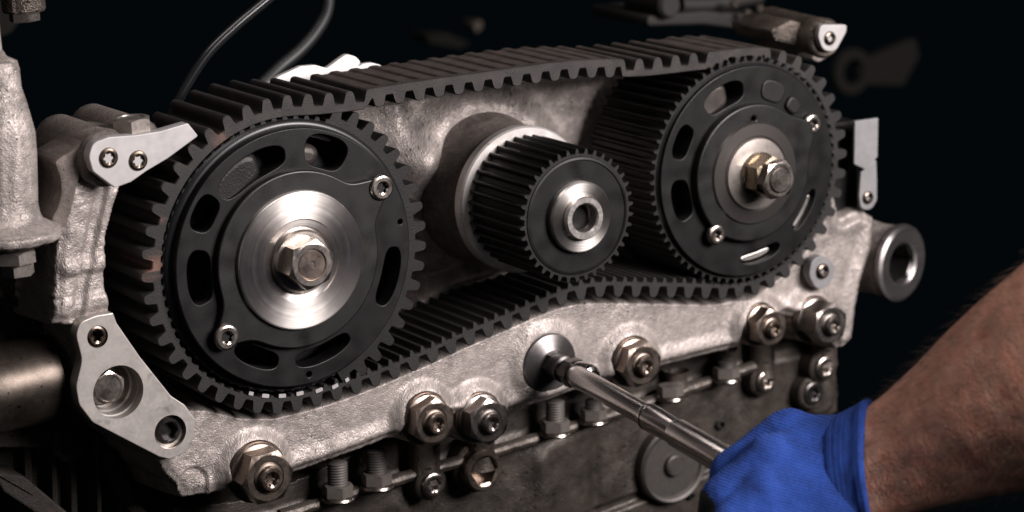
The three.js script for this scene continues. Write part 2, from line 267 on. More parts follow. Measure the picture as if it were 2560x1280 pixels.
{
  const ridgeA = at(1040, 752, ZB), ridgeB = at(1300, 606, ZB);
  const bumpC = at(1015, 395, ZB), bumpD = at(985, 330, ZB);
  const segD = (x, y, a, b) => { const ex = b.x - a.x, ey = b.y - a.y, t = Math.max(0, Math.min(1, ((x - a.x) * ex + (y - a.y) * ey) / (ex * ex + ey * ey))); return Math.hypot(x - a.x - ex * t, y - a.y - ey * t); };
  const wr1 = [at(165, 672, ZA), at(262, 655, ZA)], wr2 = [at(150, 775, ZA), at(275, 745, ZA)], gv1 = [at(262, 430, ZA), at(190, 790, ZA)];
  const arch = at(483, 1205, ZA), bores = [[at(296, 980, -10), 10.9, 15], [at(426, 1080, -10), 7.2, 8], [at(244, 842, -10), 4.8, 6]];
  const g = heightfield(-104, 318, -104, 60, 0.62, (x, y) => {
    let sd = polySD(outline, x, y); for (const k in NUT) sd = Math.max(sd, NUT[k].r + 1.2 - Math.hypot(x - NUT[k].p.x, y - NUT[k].p.y));
    sd += 0.45 * noise(x * 0.5, y * 0.5, 3) + 0.25 * noise(x * 1.1, y * 1.1, 6);
    const loop = -polySD(loopCoarse, x, y), left = sst(-30, -50, x) * sst(-66, -52, y);
    const front = sst(mix(0.3, 8.6, left), mix(4.2, 10.6, left), loop);
    // back face
    let zb = ZB + 0.9 * fbm(x * 0.7, y * 0.7);
    const rc = Math.hypot(x - CX, y - CY); zb += 7 * (1 - sst(33, 46, rc));
    zb += 10 * Math.exp(-((x - bumpC.x) ** 2 / 160 + (y - bumpC.y) ** 2 / 110)) + 5 * Math.exp(-((x - bumpD.x) ** 2 / 60 + (y - bumpD.y) ** 2 / 200));
    zb += 9 * (1 - sst(2.2, 9, segD(x, y, ridgeA, ridgeB)));
    // front apron
    let za = ZA + mix(0.8, 0.4, sst(-50, -20, x)) * fbm(x + 50, y);
    for (const k in NUT) { const d = Math.hypot(x - NUT[k].p.x, y - NUT[k].p.y) - NUT[k].r; za += 3.2 * (1 - sst(0.3, 6.5, d)); }
    za += 2.2 * (1 - sst(0, 6.5, Math.hypot(x - washP.x, y - washP.y) - 12.6));
    za += 1.5 * (1 - sst(1.2, 4, segD(x, y, ...wr1))) + 1.3 * (1 - sst(1.2, 4, segD(x, y, ...wr2))) - 1.4 * (1 - sst(1, 3.4, segD(x, y, ...gv1)));
    const da = Math.hypot(x - arch.x, y < arch.y ? 0 : y - arch.y); if (y < arch.y + 7 && y > arch.y - 9) za -= 1.3 * (1 - sst(5.4, 6.2, Math.hypot(x - arch.x, Math.max(0, y - arch.y)))) ;
    for (const [c, r, d] of bores) { const q = Math.hypot(x - c.x, y - c.y); za -= d * (1 - sst(r, r + 0.9, q)); }
    const lip = x > -30 ? 1 : 0.3; za += lip * (1.5 * (1 - sst(4.5, 11, sd)) - 3 * (1 - sst(1.4, 4.4, sd)));
    za += mix(0.24, 0.06, sst(-60, 40, x)) * noise(x * 0.8, y * 0.8, 2);
    let z = mix(zb, za, front);
    if (sd < 1.4) { const q = Math.min(1.4, 1.4 - sd) / 1.4; z -= 1.6 * q * q; } if (sd < 0) z += sd * 14;
    return z;
  }, -76);
  part('casing_face', g, M.cast, casing);
  part('crank_housing', rev([[29.2, -23.6], [29.6, -30], [30, -46], [32.5, -52], [37, -58]], 96, 60), M.castGrey, casing, [CX, CY, 0]);
  // the two round bosses at the upper left
  const b1 = at(268, 398, -9), b2 = at(352, 362, -16);
  const R1 = 10.6;
  part('round_boss', rev([[0, 0.5], [R1 - 2.2, 0.5], [R1 - 0.6, -0.4], [R1, -2], [R1 * 0.99, -44], [0, -44]], 64, 50), M.castGrey, casing, b1);
  part('round_boss', rev([[0, 0.5], [7, 0.5], [9, -1], [9.6, -3], [9.4, -44], [0, -44]], 64, 50), M.castGrey, casing, b2);
  const web = px2([[118, 548, 3], [136, 516, 6], [146, 480, 8], [142, 440, 6], [128, 402, 3], [142, 390, 3], [182, 366, 6], [215, 336, 6], [270, 320, 5], [332, 330, 3], [332, 352, 3], [262, 346, 5], [232, 360, 6], [212, 388, 6], [196, 428, 8], [184, 472, 8], [174, 516, 6], [160, 560, 4], [140, 574, 2]], -15);
  part('cast_web', ext(roundPoly(web), -34, -12, 1.2), M.castGrey, casing);
  // right-hand socket boss
  const bp = at(2252, 658, -20), boss = new THREE.Group();
  const hx = hexR(7.6);
  const bg = rev([[25, -44], [19, -32], [16.8, -22], [15.8, -12], [16.4, -4], [17.2, -2.6]], 80, 50), rg = rev([[17.2, -2.6], [17.6, -1.4], [17.2, 0.6], [15.6, 1.6], [10.4, 1.3], [9.2, 0.4]], 80, 40), hg = rev([[9.2, 0.4], [hx, -0.8], [hx, -14], [0, -14]], 96, 30);
  for (const q of [bg, rg, hg]) q.rotateY(0.24).rotateX(0.03);
  part('boss_neck', bg, M.cast, casing, bp); part('boss_rim', rg, M.turnedGrey, casing, bp); part('hex_socket', hg, M.dark, casing, bp);
}

// ================================================================ ENGINE BLOCK (dark, below)
const ZK = -40;
const block = thing('engine_block', 'dark oily cast engine block below the pale casing with rail and bosses', 'engine block');
const rail = [at(700, 1290, -33), at(880, 1233, -33), at(1300, 1108, -33), at(1600, 1012, -33), at(1905, 908, -33)];
{
  const outB = [...px2([[430, 1262], [640, 1238], [900, 1120], [1300, 980], [1700, 870], [1950, 800], [2088, 850], [2090, 1060], [2088, 1500]], ZK).map(p => [p[0], p[1]]), [280, -190], [-60, -190]];
  const dimBoss = at(2030, 985, ZK), ridges = [[at(1340, 1200, ZK).x, 5, 2.4], [at(1480, 1200, ZK).x, 3, -1.6], [at(1000, 1240, ZK).x, 7, 2], [at(1880, 1100, ZK).x, 6, 2.5]];
  const cols = [[640, 13], [1055, 7.5], [1200, 7.5], [1585, 9], [1815, 6], [1905, 6], [2050, 8]].map(([x, r]) => ({ x: at(x, 1120, ZK).x, r }));
  const g = heightfield(-66, 312, -182, -52, 0.8, (x, y) => {
    let sd = polySD(outB, x, y) + 0.4 * noise(x * 0.3, y * 0.3);
    let z = ZK + 0.9 * fbm(x * 0.6, y * 0.6);
    // below the rail the face stands a little further out and waves
    const t = Math.max(0, Math.min(3.999, (x - rail[0].x) / (rail[4].x - rail[0].x) * 4)), ry = mix(rail[0].y, rail[4].y, t / 4);
    z += 2.5 * sst(2, -4, y - ry) + 2 * Math.exp(-(((x - 140) / 16) ** 2)) * sst(0, -10, y - ry);
    for (const [X, w, h] of ridges) z += h * Math.exp(-(((x - X) / w) ** 2)) * sst(-4, -14, y - ry);
    z += 4 * (1 - sst(7, 12, Math.hypot(x - dimBoss.x, y - dimBoss.y))) - 2.2 * (1 - sst(1.2, 3.2, Math.abs(y + 166 - 0.12 * x)));
    if (sd < 1) z += (sd - 1) * 9; return z;
  }, -80);
  part('block_face', g, M.block, block);
  const rg = [];
  const curve = new THREE.CatmullRomCurve3(rail); const railGeo = new THREE.TubeGeometry(curve, 90, 2.6, 10);
  { const p = railGeo.attributes.position; for (let i = 0; i < p.count; i++) { p.setY(i, p.getY(i) + 0.5 * noise(p.getX(i) * 0.3, p.getY(i) * 0.3)); p.setZ(i, p.getZ(i) + 0.6 * noise(p.getX(i) * 0.4, 2)); } railGeo.computeVertexNormals(); }
  for (const [hx, hy, hr] of [[1803, 1063, 1.6], [1730, 1240, 1.1]]) part('drilled_hole', rev([[hr + 0.8, -0.6], [hr, 0.5], [hr * 0.9, -3], [0, -3]], 28, 30), M.void, block, at(hx, hy, -35.6));
  part('gasket_rail', boxUV(railGeo), M.railCast, block);
  // upright columns under the nuts
  const col = (px, pyTop, pyBot, r, z) => { const a = at(px, pyTop, z), b = at(px, pyBot, z); const h = a.y - b.y; const gg = alongY(rev([[r * 1.1, 0], [r, h * 0.2], [r, h * 0.85], [r * 1.15, h]], 40, 60)); part('support_column', gg, M.railCast, block, [b.x, b.y, b.z]).rotation.z = -0.05; };
  col(1062, 1080, 1205, 6.4, -33); col(1200, 1090, 1170, 6.2, -33); col(1905, 850, 940, 5.5, -33); col(2058, 840, 910, 6, -33); col(1815, 870, 925, 4.5, -34); col(1690, 925, 965, 5, -35);
}

// ================================================================ CAM PULLEY, left
const camL = thing('cam_pulley', 'large toothed black pulley with a bright silver centre disc, left end of belt', 'pulley', [0, 0, 0]);
function pulleyDisc(parent, R, z0, slots, holes) { // slotted disc
  const outer = circlePts(0, 0, R, 160), hs = [...slots.map(s => sectorSlot(...s)), ...holes.map(([r, a, q]) => circlePts(r * Math.cos(a * D2R), r * Math.sin(a * D2R), q, 20, true))];
  part('slotted_disc', ext(outer, z0 - 9, z0, 0.45, hs, 3), M.anod, parent);
}
{
  pulleyDisc(camL, 50, 0, [[35.6, 48.2, 55.5, 80], [35.6, 45.6, 92, 135], [38.4, 47.9, 138, 156.5], [35.6, 45.4, 166, 195], [36.4, 43.8, -133, -105], [36.8, 43.4, -94, -59], [39, 46.6, -35, -4]], [[46.8, 8, 1], [48.4, -163, 0.9], [46.4, -87, 1.1]]);
  // toothed rim: coarse on the free side, fine under the belt
  const N = 46 * 60;
  part('toothed_rim', strip(N, i => {
    const a = i / N * TAU, deg = ((a / D2R + 180) % 360) - 180, free = sst(-71, -69.5, deg) * (1 - sst(66, 67.5, deg));
    const r = mix(52.3 + 0.9 * toothShape(a / TAU * 72), 55.8 + 4.9 * toothShape(a / TAU * 46 + 0.25, 0.56, 0.18), free) + (deg > 60 && deg < 112 ? 1.0 * toothShape(a / TAU * 72) * (1 - free) : 0), c = Math.cos(a), s = Math.sin(a);
    return { o: [r * c, r * s], n: [50.9 * c, 50.9 * s], nx: c, ny: s };
  }, -49, -5.2, 0.3), M.gear, camL);
  part('oily_groove', rev([[49.4, -4.2], [50.3, -3.6], [51.4, -4], [52.4, -4.6], [53, -6]], 160, 60), M.gloss, camL);
  for (const [x, y, w] of [[628, 984, 2], [664, 990, 3], [706, 990, 3], [750, 984, 3], [798, 976, 3], [838, 966, 2.6], [868, 950, 1.6]]) { const q = at(x, y, -4.7), a = Math.atan2(q.y, q.x) / D2R, r = Math.hypot(q.x, q.y); part('bright_shim', ext(sectorSlot(r - 0.75, r + 0.75, a - w * 0.55, a + w * 0.55, 6, 20).reverse(), -5.4, -4.6, 0.1), M.sand, camL); }
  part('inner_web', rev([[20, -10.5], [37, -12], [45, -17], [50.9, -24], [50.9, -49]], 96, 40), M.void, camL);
  // cast spokes seen through the upper slots
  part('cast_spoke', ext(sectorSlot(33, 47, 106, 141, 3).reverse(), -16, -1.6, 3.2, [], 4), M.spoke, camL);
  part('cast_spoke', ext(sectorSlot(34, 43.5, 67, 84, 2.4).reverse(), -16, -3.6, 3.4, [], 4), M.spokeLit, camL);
  part('bright_slot_edge', ext(sectorSlot(46, 47.5, 62, 75).reverse(), -8, -6.5, 0.2), M.sand, camL);
  // hub plate with two ears
  const ears = [[43.2, 31], [40.8, -144]], hub = [];
  for (let i = 0; i < 240; i++) { const a = i / 240 * TAU; let r = 34.3; for (const [rb, ab] of ears) { let d = ((a / D2R - ab + 540) % 360) - 180; r = Math.max(r, mix(34.3, rb + 3.2, Math.exp(-((d / 10.5) ** 2)))); } hub.push([r * Math.cos(a), r * Math.sin(a)]); }
  part('hub_plate', ext(hub, -0.6, 3.2, 0.7, [], 3), M.anodTurned, camL);
  const sg = screwGeo(5.0, 1.8, 2.3, 1.5), rg = rev([[5.1, 0], [6, 0.15], [6, 0]], 48);
  for (const [rb, ab] of ears) { const s = addScrew('cap_screw', 5, 1.8, 2.3, 1.5, M.steel, camL, [rb * Math.cos(ab * D2R), rb * Math.sin(ab * D2R), 3]); s.rotation.z = ab * 0.1; }
  part('hub_disc', rev([[26.9, 3], [26.6, 4.6], [26.1, 5], [20, 5], [16.2, 5], [15.7, 4.6]], 160, 40, 'polar'), M.turned, camL, null, 'bright turned silver hub disc');
  part('hub_recess', rev([[15.7, 4.6], [13.8, 4.3], [13.3, 4.2], [12.8, 3.4], [11, 3.4]], 120, 40, 'polar'), M.turned, camL);
  const b = part('hub_bolt', rev([[12.2, 3], [12.2, 5.2], [11.4, 5.9], [9.5, 6.1], [0, 6.1]], 96, 30), M.steel, camL);
  const hd = part('bolt_head', hexGeo(8.6, 7.6, 6.2, 0.7), M.steel, b, [0, 0, 6]); hd.rotation.z = 0.26;
  part('bolt_end', rev([[5.9, -2], [5.9, -0.4], [5.4, 0], [1.5, 0], [1.1, -0.6], [0, -0.9]], 64, 30), M.dull, b, [0, 0, 13.3]);
}
// ================================================================ CAM PULLEY, right
const camR = thing('cam_pulley', 'large toothed black pulley with a brassy centre bolt, right end of belt', 'pulley', [DX, 0, 0]);
{
  pulleyDisc(camR, 44.4, 0, [[30.5, 40, 92, 125], [33.2, 41, 141, 163], [30.5, 39.6, 177, 205], [34.5, 39.8, -98, -66], [34.5, 38.6, -51, -21]], [[22.9, 88, 1.2]]);
  const N = 68 * 40;
  part('toothed_rim', strip(N, i => { const a = i / N * TAU, r = 46.1 + 2.1 * toothShape(a / TAU * 68, 0.44, 0.2), c = Math.cos(a), s = Math.sin(a); return { o: [r * c, r * s], n: [45.2 * c, 45.2 * s], nx: c, ny: s }; }, -49, -2.5, 0.25), M.gear, camR);
  part('rim_groove', rev([[43.9, -2], [44.5, -1.8], [45.4, -2.6]], 160, 60), M.gloss, camR);
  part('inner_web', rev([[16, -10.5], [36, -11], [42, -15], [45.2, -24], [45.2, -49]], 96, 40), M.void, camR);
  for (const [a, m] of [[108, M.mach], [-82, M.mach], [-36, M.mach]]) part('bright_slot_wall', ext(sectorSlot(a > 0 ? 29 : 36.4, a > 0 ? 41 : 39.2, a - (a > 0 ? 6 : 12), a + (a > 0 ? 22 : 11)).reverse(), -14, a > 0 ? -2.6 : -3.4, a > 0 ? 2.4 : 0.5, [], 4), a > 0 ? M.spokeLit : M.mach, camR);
  const ears = [[36.1, 26], [30.5, -131]], hub = [];
  for (let i = 0; i < 200; i++) { const a = i / 200 * TAU; let r = 29; for (const [rb, ab] of ears) { let d = ((a / D2R - ab + 540) % 360) - 180; r = Math.max(r, mix(29, Math.max(29, rb - 1), Math.exp(-((d / 14) ** 2)))); } hub.push([r * Math.cos(a), r * Math.sin(a)]); }
  part('hub_plate', ext(hub, -0.5, 4, 0.8, [circlePts(22.9 * Math.cos(88 * D2R), 22.9 * Math.sin(88 * D2R), 1.1, 20, true)], 3), M.anodTurned, camR);
  const sg = screwGeo(4.3, 2.2, 2.0, 1.5);
  for (const [rb, ab] of ears) addScrew('cap_screw', 4.3, 2.2, 2.0, 1.5, M.steel, camR, [rb * Math.cos(ab * D2R), rb * Math.sin(ab * D2R), ab > 0 ? 1.2 : 2.5]);
  // scuffed cast pads near the upper right of the disc
  part('cast_pad', ext(sectorSlot(30.5, 39.5, 57, 77).reverse(), -1, 0.9, 0.8), M.gear, camR); part('cast_pad', ext(sectorSlot(31, 37.5, 40, 53).reverse(), -1, 1.8, 1.1), M.gear, camR);
  part('hub_cone', rev([[22, 3.6], [21, 5], [16, 5.4], [15.3, 4.8]], 120, 40, 'polar'), M.hubDark, camR);
  part('hub_washer', rev([[15.3, 4.6], [14.8, 6.2], [9, 7.4], [0, 7.4]], 120, 35, 'polar'), M.bolt, camR);
  const b = part('hub_bolt', rev([[9.6, 7], [9.4, 8.4], [8.6, 9], [0, 9]], 72, 30), M.bronze, camR);
  const hd = part('bolt_head', hexGeo(7.9, 8.5, 0, 1), M.bronze, b, [0, 0, 8.6]); hd.rotation.z = 0.45;
  const hd2 = part('lock_nut', hexGeo(7.3, 4.6, 5.6, 0.8), M.steel, b, [0, 0, 17.2]); hd2.rotation.z = 0.1;
  part('bolt_end', rev([[5.3, -3], [5.3, 0.8], [4.8, 1.2], [0, 1.1]], 48, 30), M.steel, b, [0, 0, 21.3]);
}
// ================================================================ CRANK PULLEY
const crank = thing('crank_pulley', 'small deep toothed black pulley with a hollow silver hub, between the two large pulleys', 'pulley', [CX, CY, 0]);
{
  const N = 38 * 48;
  part('toothed_rim', strip(N, i => { const a = i / N * TAU, r = 24.8 + 2.15 * toothShape(a / TAU * 38 + 0.3, 0.42, 0.17), c = Math.cos(a), s = Math.sin(a); return { o: [r * c, r * s], n: [18 * c, 18 * s], nx: c, ny: s }; }, -20, 19.5, 0.3), M.gear, crank);
  part('face_plate', rev([[23.9, 19.2], [23.5, 19.9], [22.6, 20.1], [22.2, 19.6], [14, 19.6], [0, 19.6]], 140, 30), M.anod, crank);
  part('flange', rev([[30.1, -24], [30.2, -20], [29.6, -19], [20, -19]], 140, 30, 'polar'), M.flange, crank, null, 'bright silver flange ring');
  part('hub_washer', rev([[14.1, 19], [14.2, 22], [13.7, 22.8], [9, 22.8], [8, 22.6]], 120, 30, 'polar'), M.turned, crank);
  part('hub_collar', rev([[8.3, 22.4], [8.7, 23], [8.75, 24.8], [8.3, 25.3], [6.3, 25.3], [5.7, 24.7], [5.6, 22]], 96, 30, 'polar'), M.mach, crank);
  const tr = [[5.6, 22]]; for (let k = 0; k < 9; k++) tr.push([5.0, 21.4 - k * 1.6], [5.6, 20.6 - k * 1.6]); tr.push([5, -14], [0, -14]);
  part('threaded_bore', rev(tr, 64, 25), M.dark, crank);
}
// ================================================================ TIMING BELT
{
  const belt = thing('timing_belt', 'wide black rubber toothed belt looped round both large pulleys', 'belt');
  const g = strip(course.n, beltAt, -50, -5, 0.35, 40);
  // rust-coloured wear on a few of the left-hand teeth
  const p = g.attributes.position, c = new Float32Array(p.count * 3), spots = [[385, 660, 5.2], [405, 545, 2.2], [372, 600, 1.5], [372, 775, 2], [545, 350, 4], [395, 830, 1.6], [358, 698, 2.4]].map(([x, y, r]) => ({ p: at(x, y, -5.5), r }));
  for (let i = 0; i < p.count; i++) {
    const x = p.getX(i), y = p.getY(i), z = p.getZ(i); let k = 0; for (const s of spots) { const d = Math.hypot(x - s.p.x, y - s.p.y, (z - s.p.z) * 0.8) / s.r; k = Math.max(k, sst(1.1, 0.55, d + 0.5 * noise(x * 0.9, y * 0.9, z * 0.7)) * (s.r > 4.5 ? 1 : 0.55)); }
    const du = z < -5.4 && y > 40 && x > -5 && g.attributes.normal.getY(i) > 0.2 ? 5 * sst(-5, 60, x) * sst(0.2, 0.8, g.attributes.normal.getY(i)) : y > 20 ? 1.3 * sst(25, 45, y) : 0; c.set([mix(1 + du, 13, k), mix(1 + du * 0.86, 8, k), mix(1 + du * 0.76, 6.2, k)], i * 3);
  }
  g.setAttribute('color', new THREE.BufferAttribute(c, 3));
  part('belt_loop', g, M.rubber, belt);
}
// ================================================================ PLATES AND BRACKETS
{
  const z = -4, b = thing('pointer_plate', 'pale sanded metal pointer plate with two socket screws, pointing at the belt', 'metal plate');
  const pts = px2([[222, 392, 5], [232, 358, 4], [272, 343, 4], [340, 338, 14], [402, 328, 10], [470, 308, 0.8], [496, 340, 0.8], [420, 396, 8], [366, 428, 3], [328, 455, 1.5], [288, 470, 1.5], [232, 428, 3]], z);
  part('plate', ext(roundPoly(pts), -9.5, z, 0.35), M.sand, b);
  for (const [x, y] of [[271, 395], [345, 402]]) { const q = at(x, y, z); addScrew('socket_screw', 3.9, 1.3, 2.1, 1.7, M.browned, b, [q.x, q.y, z - 0.5]); }
}
{
  const z = -10, b = thing('mounting_bracket', 'pale machined mounting bracket with a deep round bore and three fasteners, lower left of belt', 'bracket');
  const pts = px2([[190, 838, 6], [200, 806, 4], [238, 790, 5], [283, 782, 0.8], [292, 808, 6], [350, 892, 10], [428, 990, 6], [462, 1012, 4], [490, 1050, 4], [486, 1092, 5], [462, 1134, 5], [424, 1148, 3], [398, 1142, 4], [232, 1056, 4], [198, 1012, 6], [190, 965, 8], [206, 900, 10]], z);
  const c1 = at(296, 980, z), c2 = at(426, 1080, z), c3 = at(244, 842, z);
  part('plate', ext(roundPoly(pts), -16.5, z, 0.4, [circlePts(c1.x, c1.y, 10.6, 64, true), circlePts(c2.x, c2.y, 7, 48, true), circlePts(c3.x, c3.y, 4.6, 40, true)]), M.plate, b);
  part('bore_liner', rev([[10.6, -0.3], [10.4, -4.6], [9.9, -5], [9.8, -9.4], [9.2, -10], [9, -14.5], [0, -14.5]], 96, 30, 'polar'), M.plate, b, [c1.x, c1.y, z]);
  const hb = part('hex_bolt', hexGeo(6.0, 6.6, 5.0, 0.35), M.steel, b, [c1.x - 1.8, c1.y + 0.8, z - 10.6]); hb.rotation.z = 0.4;
  part('bolt_flange', rev([[8.2, -3.6], [8.2, -0.9], [7.3, 0], [0, 0]], 64, 30), M.bolt, hb);
  part('socket_screw', hexSockGeo(5.2, 5, 3.2, 3.4), M.dark, b, [c2.x, c2.y, z - 6]);
  part('screw_collar', rev([[7, -0.4], [6.5, -0.5], [6.3, -2], [5.3, -2.2]], 64, 30), M.steel, b, [c2.x, c2.y, z]);
  addScrew('socket_screw', 4.2, 4.5, 2.3, 3, M.browned, b, [c3.x, c3.y, z - 4.8]);
}
{
  const z = -8, b = thing('ring_tab', 'small pale oval tab held by one screw, right of the right large pulley', 'metal tab');
  const c = at(2054, 680, z); const pts = px2([[2023, 690, 5], [2030, 650, 5], [2056, 637, 5], [2084, 655, 5], [2086, 690, 5], [2068, 722, 5], [2040, 722, 5]], z);
  part('plate', ext(roundPoly(pts), -13, z, 0.4), M.sandDim, b);
  const q = at(2055, 678, z); addScrew('screw', 3.4, 2, 1.7, 1.6, M.browned, b, [q.x, q.y, z - 0.6]);
}
{
  const z = -12, b = thing('thin_bracket', 'upright thin pale metal bracket with a lower lug and screw, right of belt', 'bracket');
  part('upper_plate', ext(roundPoly(px2([[2138, 303, 0.4], [2196, 295, 0.4], [2194, 392, 0.6], [2164, 424, 0.6], [2136, 410, 0.6]], z)), z - 1.6, z, 0.25), M.sandDim, b);
  part('lower_lug', ext(roundPoly(px2([[2152, 432, 1], [2190, 396, 1], [2192, 450, 2], [2192, 500, 3], [2178, 524, 4], [2152, 524, 4], [2148, 490, 3]], z - 1)), z - 2.4, z - 0.8, 0.25), M.sandDim, b);
  const q = at(2168, 494, z - 1); addScrew('screw', 2.9, 1.6, 1.5, 1.3, M.browned, b, [q.x, q.y, z - 1.2]);
  part('backing', ext(roundPoly(px2([[2096, 292, 1], [2140, 302, 1], [2150, 420, 2], [2160, 540, 2], [2100, 590, 2], [2070, 560, 2]], -22)), -40, -22, 1.2), M.anod, b);
  const t0 = at(2138, 300, z - 1), arm = ext([[0, 0], [0, -1.6], [-26, -1.2], [-26, 0.4]], -14, 0, 0.2); part('folded_edge', arm, M.dark, b, t0);
}
{ // cut plate standing behind the belt
  const z = -62, b = thing('cut_plate', 'white bare metal plate with wavy cut edge standing behind the top of belt', 'metal plate');
  const pts = px2([[660, 215, 0.3], [700, 190, 2], [752, 166, 5], [790, 163, 6], [818, 171, 1.5], [846, 150, 3], [868, 135, 3.5], [890, 142, 3], [903, 156, 1.5], [892, 170, 0.6], [908, 160, 2], [930, 157, 3], [950, 162, 2], [985, 190, 1], [985, 250, 1], [660, 250, 1]], z);
  part('plate', ext(roundPoly(pts), z - 3, z, 0.3), M.white, b);
}
{ // upper right arm
  const z = -16, b = thing('cast_strut', 'dark cast strut reaching back from the pale lug plate, upper right', 'engine strut');
  const e = at(2066, 96, z - 4), g1 = rev([[0, 0], [7.6, 0], [8.6, -1.2], [8.4, -8], [9.4, -40], [0, -40]], 48, 50); part('strut_tube', g1, M.castDark, b, e);
  const w = ext(roundPoly(px2([[1925, 75, 2], [1980, 48, 4], [2048, 70, 4], [2040, 118, 4], [1990, 116, 3], [1940, 104, 2]], -30)), -60, -30, 2); part('strut_web', w, M.castDark, b);
  const w2 = ext(roundPoly(px2([[2036, 124, 2], [2066, 128, 3], [2080, 140, 3], [2048, 158, 3], [2030, 150, 2]], -22)), -34, -22, 1.5); part('strut_foot', w2, M.cast, b);
  const l = thing('lug_plate', 'white pear-shaped lug plate with one screw on the dark strut end, upper right', 'metal plate');
  part('plate', ext(roundPoly(px2([[2046, 92, 5], [2052, 62, 5], [2118, 62, 1.6], [2116, 80, 2], [2090, 128, 4], [2058, 128, 6]], z)), z - 3.2, z, 0.4), M.sand, l);
  const q = at(2074, 96, z); addScrew('screw', 3.1, 1.5, 1.6, 1.3, M.browned, l, [q.x, q.y, z - 0.4]);
}
// ================================================================ NUTS ON THE CASING
{
  const protoNut = (s, m, h, name, label, p, rot) => {
    const t = thing(name, label, 'nut', p, 'flange nuts along the lower edge of the casing');
    part('washer', rev([[0, -1], [9.9 * s, -1], [10 * s, 0.6], [9.6 * s, 1.2], [0, 1.2]], 72, 30), M.dull, t);
    const n = part('hex_nut', rev([[9.3 * s, 1], [9.4 * s, 1.9], [8.9 * s, 2.5], [7.6 * s, 3]], 72, 40), m, t);
    const hx = part('hexagon', hexGeo(7.7 * s, h - 2, 5.2 * s, 0.9), m, n, [0, 0, 2.3]); hx.rotation.z = rot;
    part('stud', rev([[5 * s, 0], [5 * s, h + 0.2], [4.6 * s, h + 0.6], [4.0 * s, h + 0.8], [3.8 * s, h + 2.6], [3.4 * s, h + 3.1], [2.6 * s, h + 3.1], [torx(2.4 * s), h + 2.6], [torx(2.3 * s), h + 0.8], [0, h + 0.4]], 96, 30), m, t);
    return t;
  };
  protoNut(1.26, M.dull, 10.5, 'flange_nut', 'largest brown flange nut at the lower left end of the casing edge', NUT.left.p, 0.05);
  protoNut(1.12, M.dull, 8, 'flange_nut', 'flange nut left of its close twin below the middle of the belt', NUT.a.p, 0.35);
  protoNut(1.1, M.nutGrey, 8.6, 'flange_nut', 'flange nut with bright washer rim right of its close twin', NUT.b.p, 0.5);
  protoNut(1.1, M.dull, 8.5, 'flange_nut', 'brownish flange nut just right of the wrench head', NUT.c.p, 0.15);
  protoNut(0.98, M.dull, 9, 'flange_nut', 'flange nut under the right large pulley, left one of the right pair', NUT.d.p, 0.6);
  protoNut(1.06, M.nutGrey, 13, 'flange_nut', 'tall flange nut at the far right end of the casing edge', NUT.e.p, 0.3);
}
// ================================================================ UPRIGHT BOLTS ON THE RAIL
{
  const upright = (name, label, px, py, s, thread, m) => { // (px, py) the middle of the flange's underside
    const p = at(px, py, -29), t = thing(name, label, 'bolt', p, 'upright hex bolts on the block rail');
    part('flange', alongY(rev([[0, 0], [7.2 * s, 0], [7.6 * s, 0.7], [7.2 * s, 1.5], [5.6 * s, 2.4], [0, 2.4]], 64, 35)), M.steel, t);
    const hx = part('hexagon', alongY(hexGeo(6 * s, 5.2 * s, 0, 1)), m, t, [0, 2, 0]); hx.rotation.y = 0.35; t.rotation.z = -0.05;
    if (thread) { const rows = []; for (let k = 0; k < thread; k++) rows.push([4.5 * s, k * 1.1], [3.9 * s, k * 1.1 + 0.55]); rows.push([0, thread * 1.1]); part('thread', alongY(rev(rows, 40, 50)), M.thread, t, [0, 2 + 5.1 * s, 0]); }
    return t;
  };
  upright('hex_bolt', 'upright hex bolt leftmost on the rail, right of the largest nut', 845, 1250, 0.92, 9, M.bolt);
  upright('hex_bolt', 'upright hex bolt second along the rail, left of the close pair of nuts', 942, 1220, 0.92, 9, M.bolt);
  upright('hex_bolt', 'upright hex bolt on the rail directly below the cone washer', 1388, 1087, 0.9, 8, M.bolt);
  upright('hex_bolt', 'upright hex bolt partly hidden behind the wrench shaft', 1484, 1057, 0.84, 4, M.bolt);
  upright('hex_bolt', 'dark upright hex bolt on the rail right of the wrench', 1676, 998, 0.84, 0, M.bolt);
  upright('hex_bolt', 'upright hex bolt on the rail below the right pair of nuts', 1815, 952, 0.86, 3, M.bolt);
}
// ================================================================ SCREWS ON THE BLOCK
{
  const sc1 = (label, px, py, z, R, h, m, hex) => { const p = at(px, py, z), t = thing('socket_screw', label, 'screw', p, 'socket screws low on the engine block'); part('head', hex ? hexSockGeo(R, h, R * 0.6, h * 0.8) : screwGeo(R, h, R * 0.5, h * 0.7), m, t, [0, 0, -h]); part('seat', rev([[R + 2.4, -h - 8], [R + 1.8, -h + 1], [R + 0.8, -h + 2], [R * 0.9, -h + 2]], 56, 40), M.block, t); return t; };
  sc1('small round star-socket screw below the close pair of nuts', 1086, 1214, -26, 5.4, 4, M.steel);
  sc1('large dark hex-socket screw in a round boss under the bright-rimmed nut', 1212, 1178, -26, 9, 8, M.dull, true);
  sc1('small star-socket screw under the left nut of the right pair', 1918, 955, -28, 5.2, 4, M.steel);
  sc1('small star-socket screw below the tall far right nut', 2066, 921, -27, 5.4, 4, M.steel);
  sc1('shadowed socket screw above the blue glove', 2036, 985, -29.5, 5.6, 3, M.dark);
  const q = at(1684, 1163, -33), pl = thing('core_plug', 'round dished metal plug with a raised centre button behind the wrench', 'plug', q);
  part('dish', rev([[17.6, -8], [17.2, 0], [16.2, 1], [15, 0.6], [14, -0.6], [5, -0.4], [0, -0.4]], 96, 35, 'polar'), M.plug, pl);
  part('button', rev([[5, -1], [4.7, 1.4], [4, 2], [0, 2]], 48, 40), M.plug, pl);
}
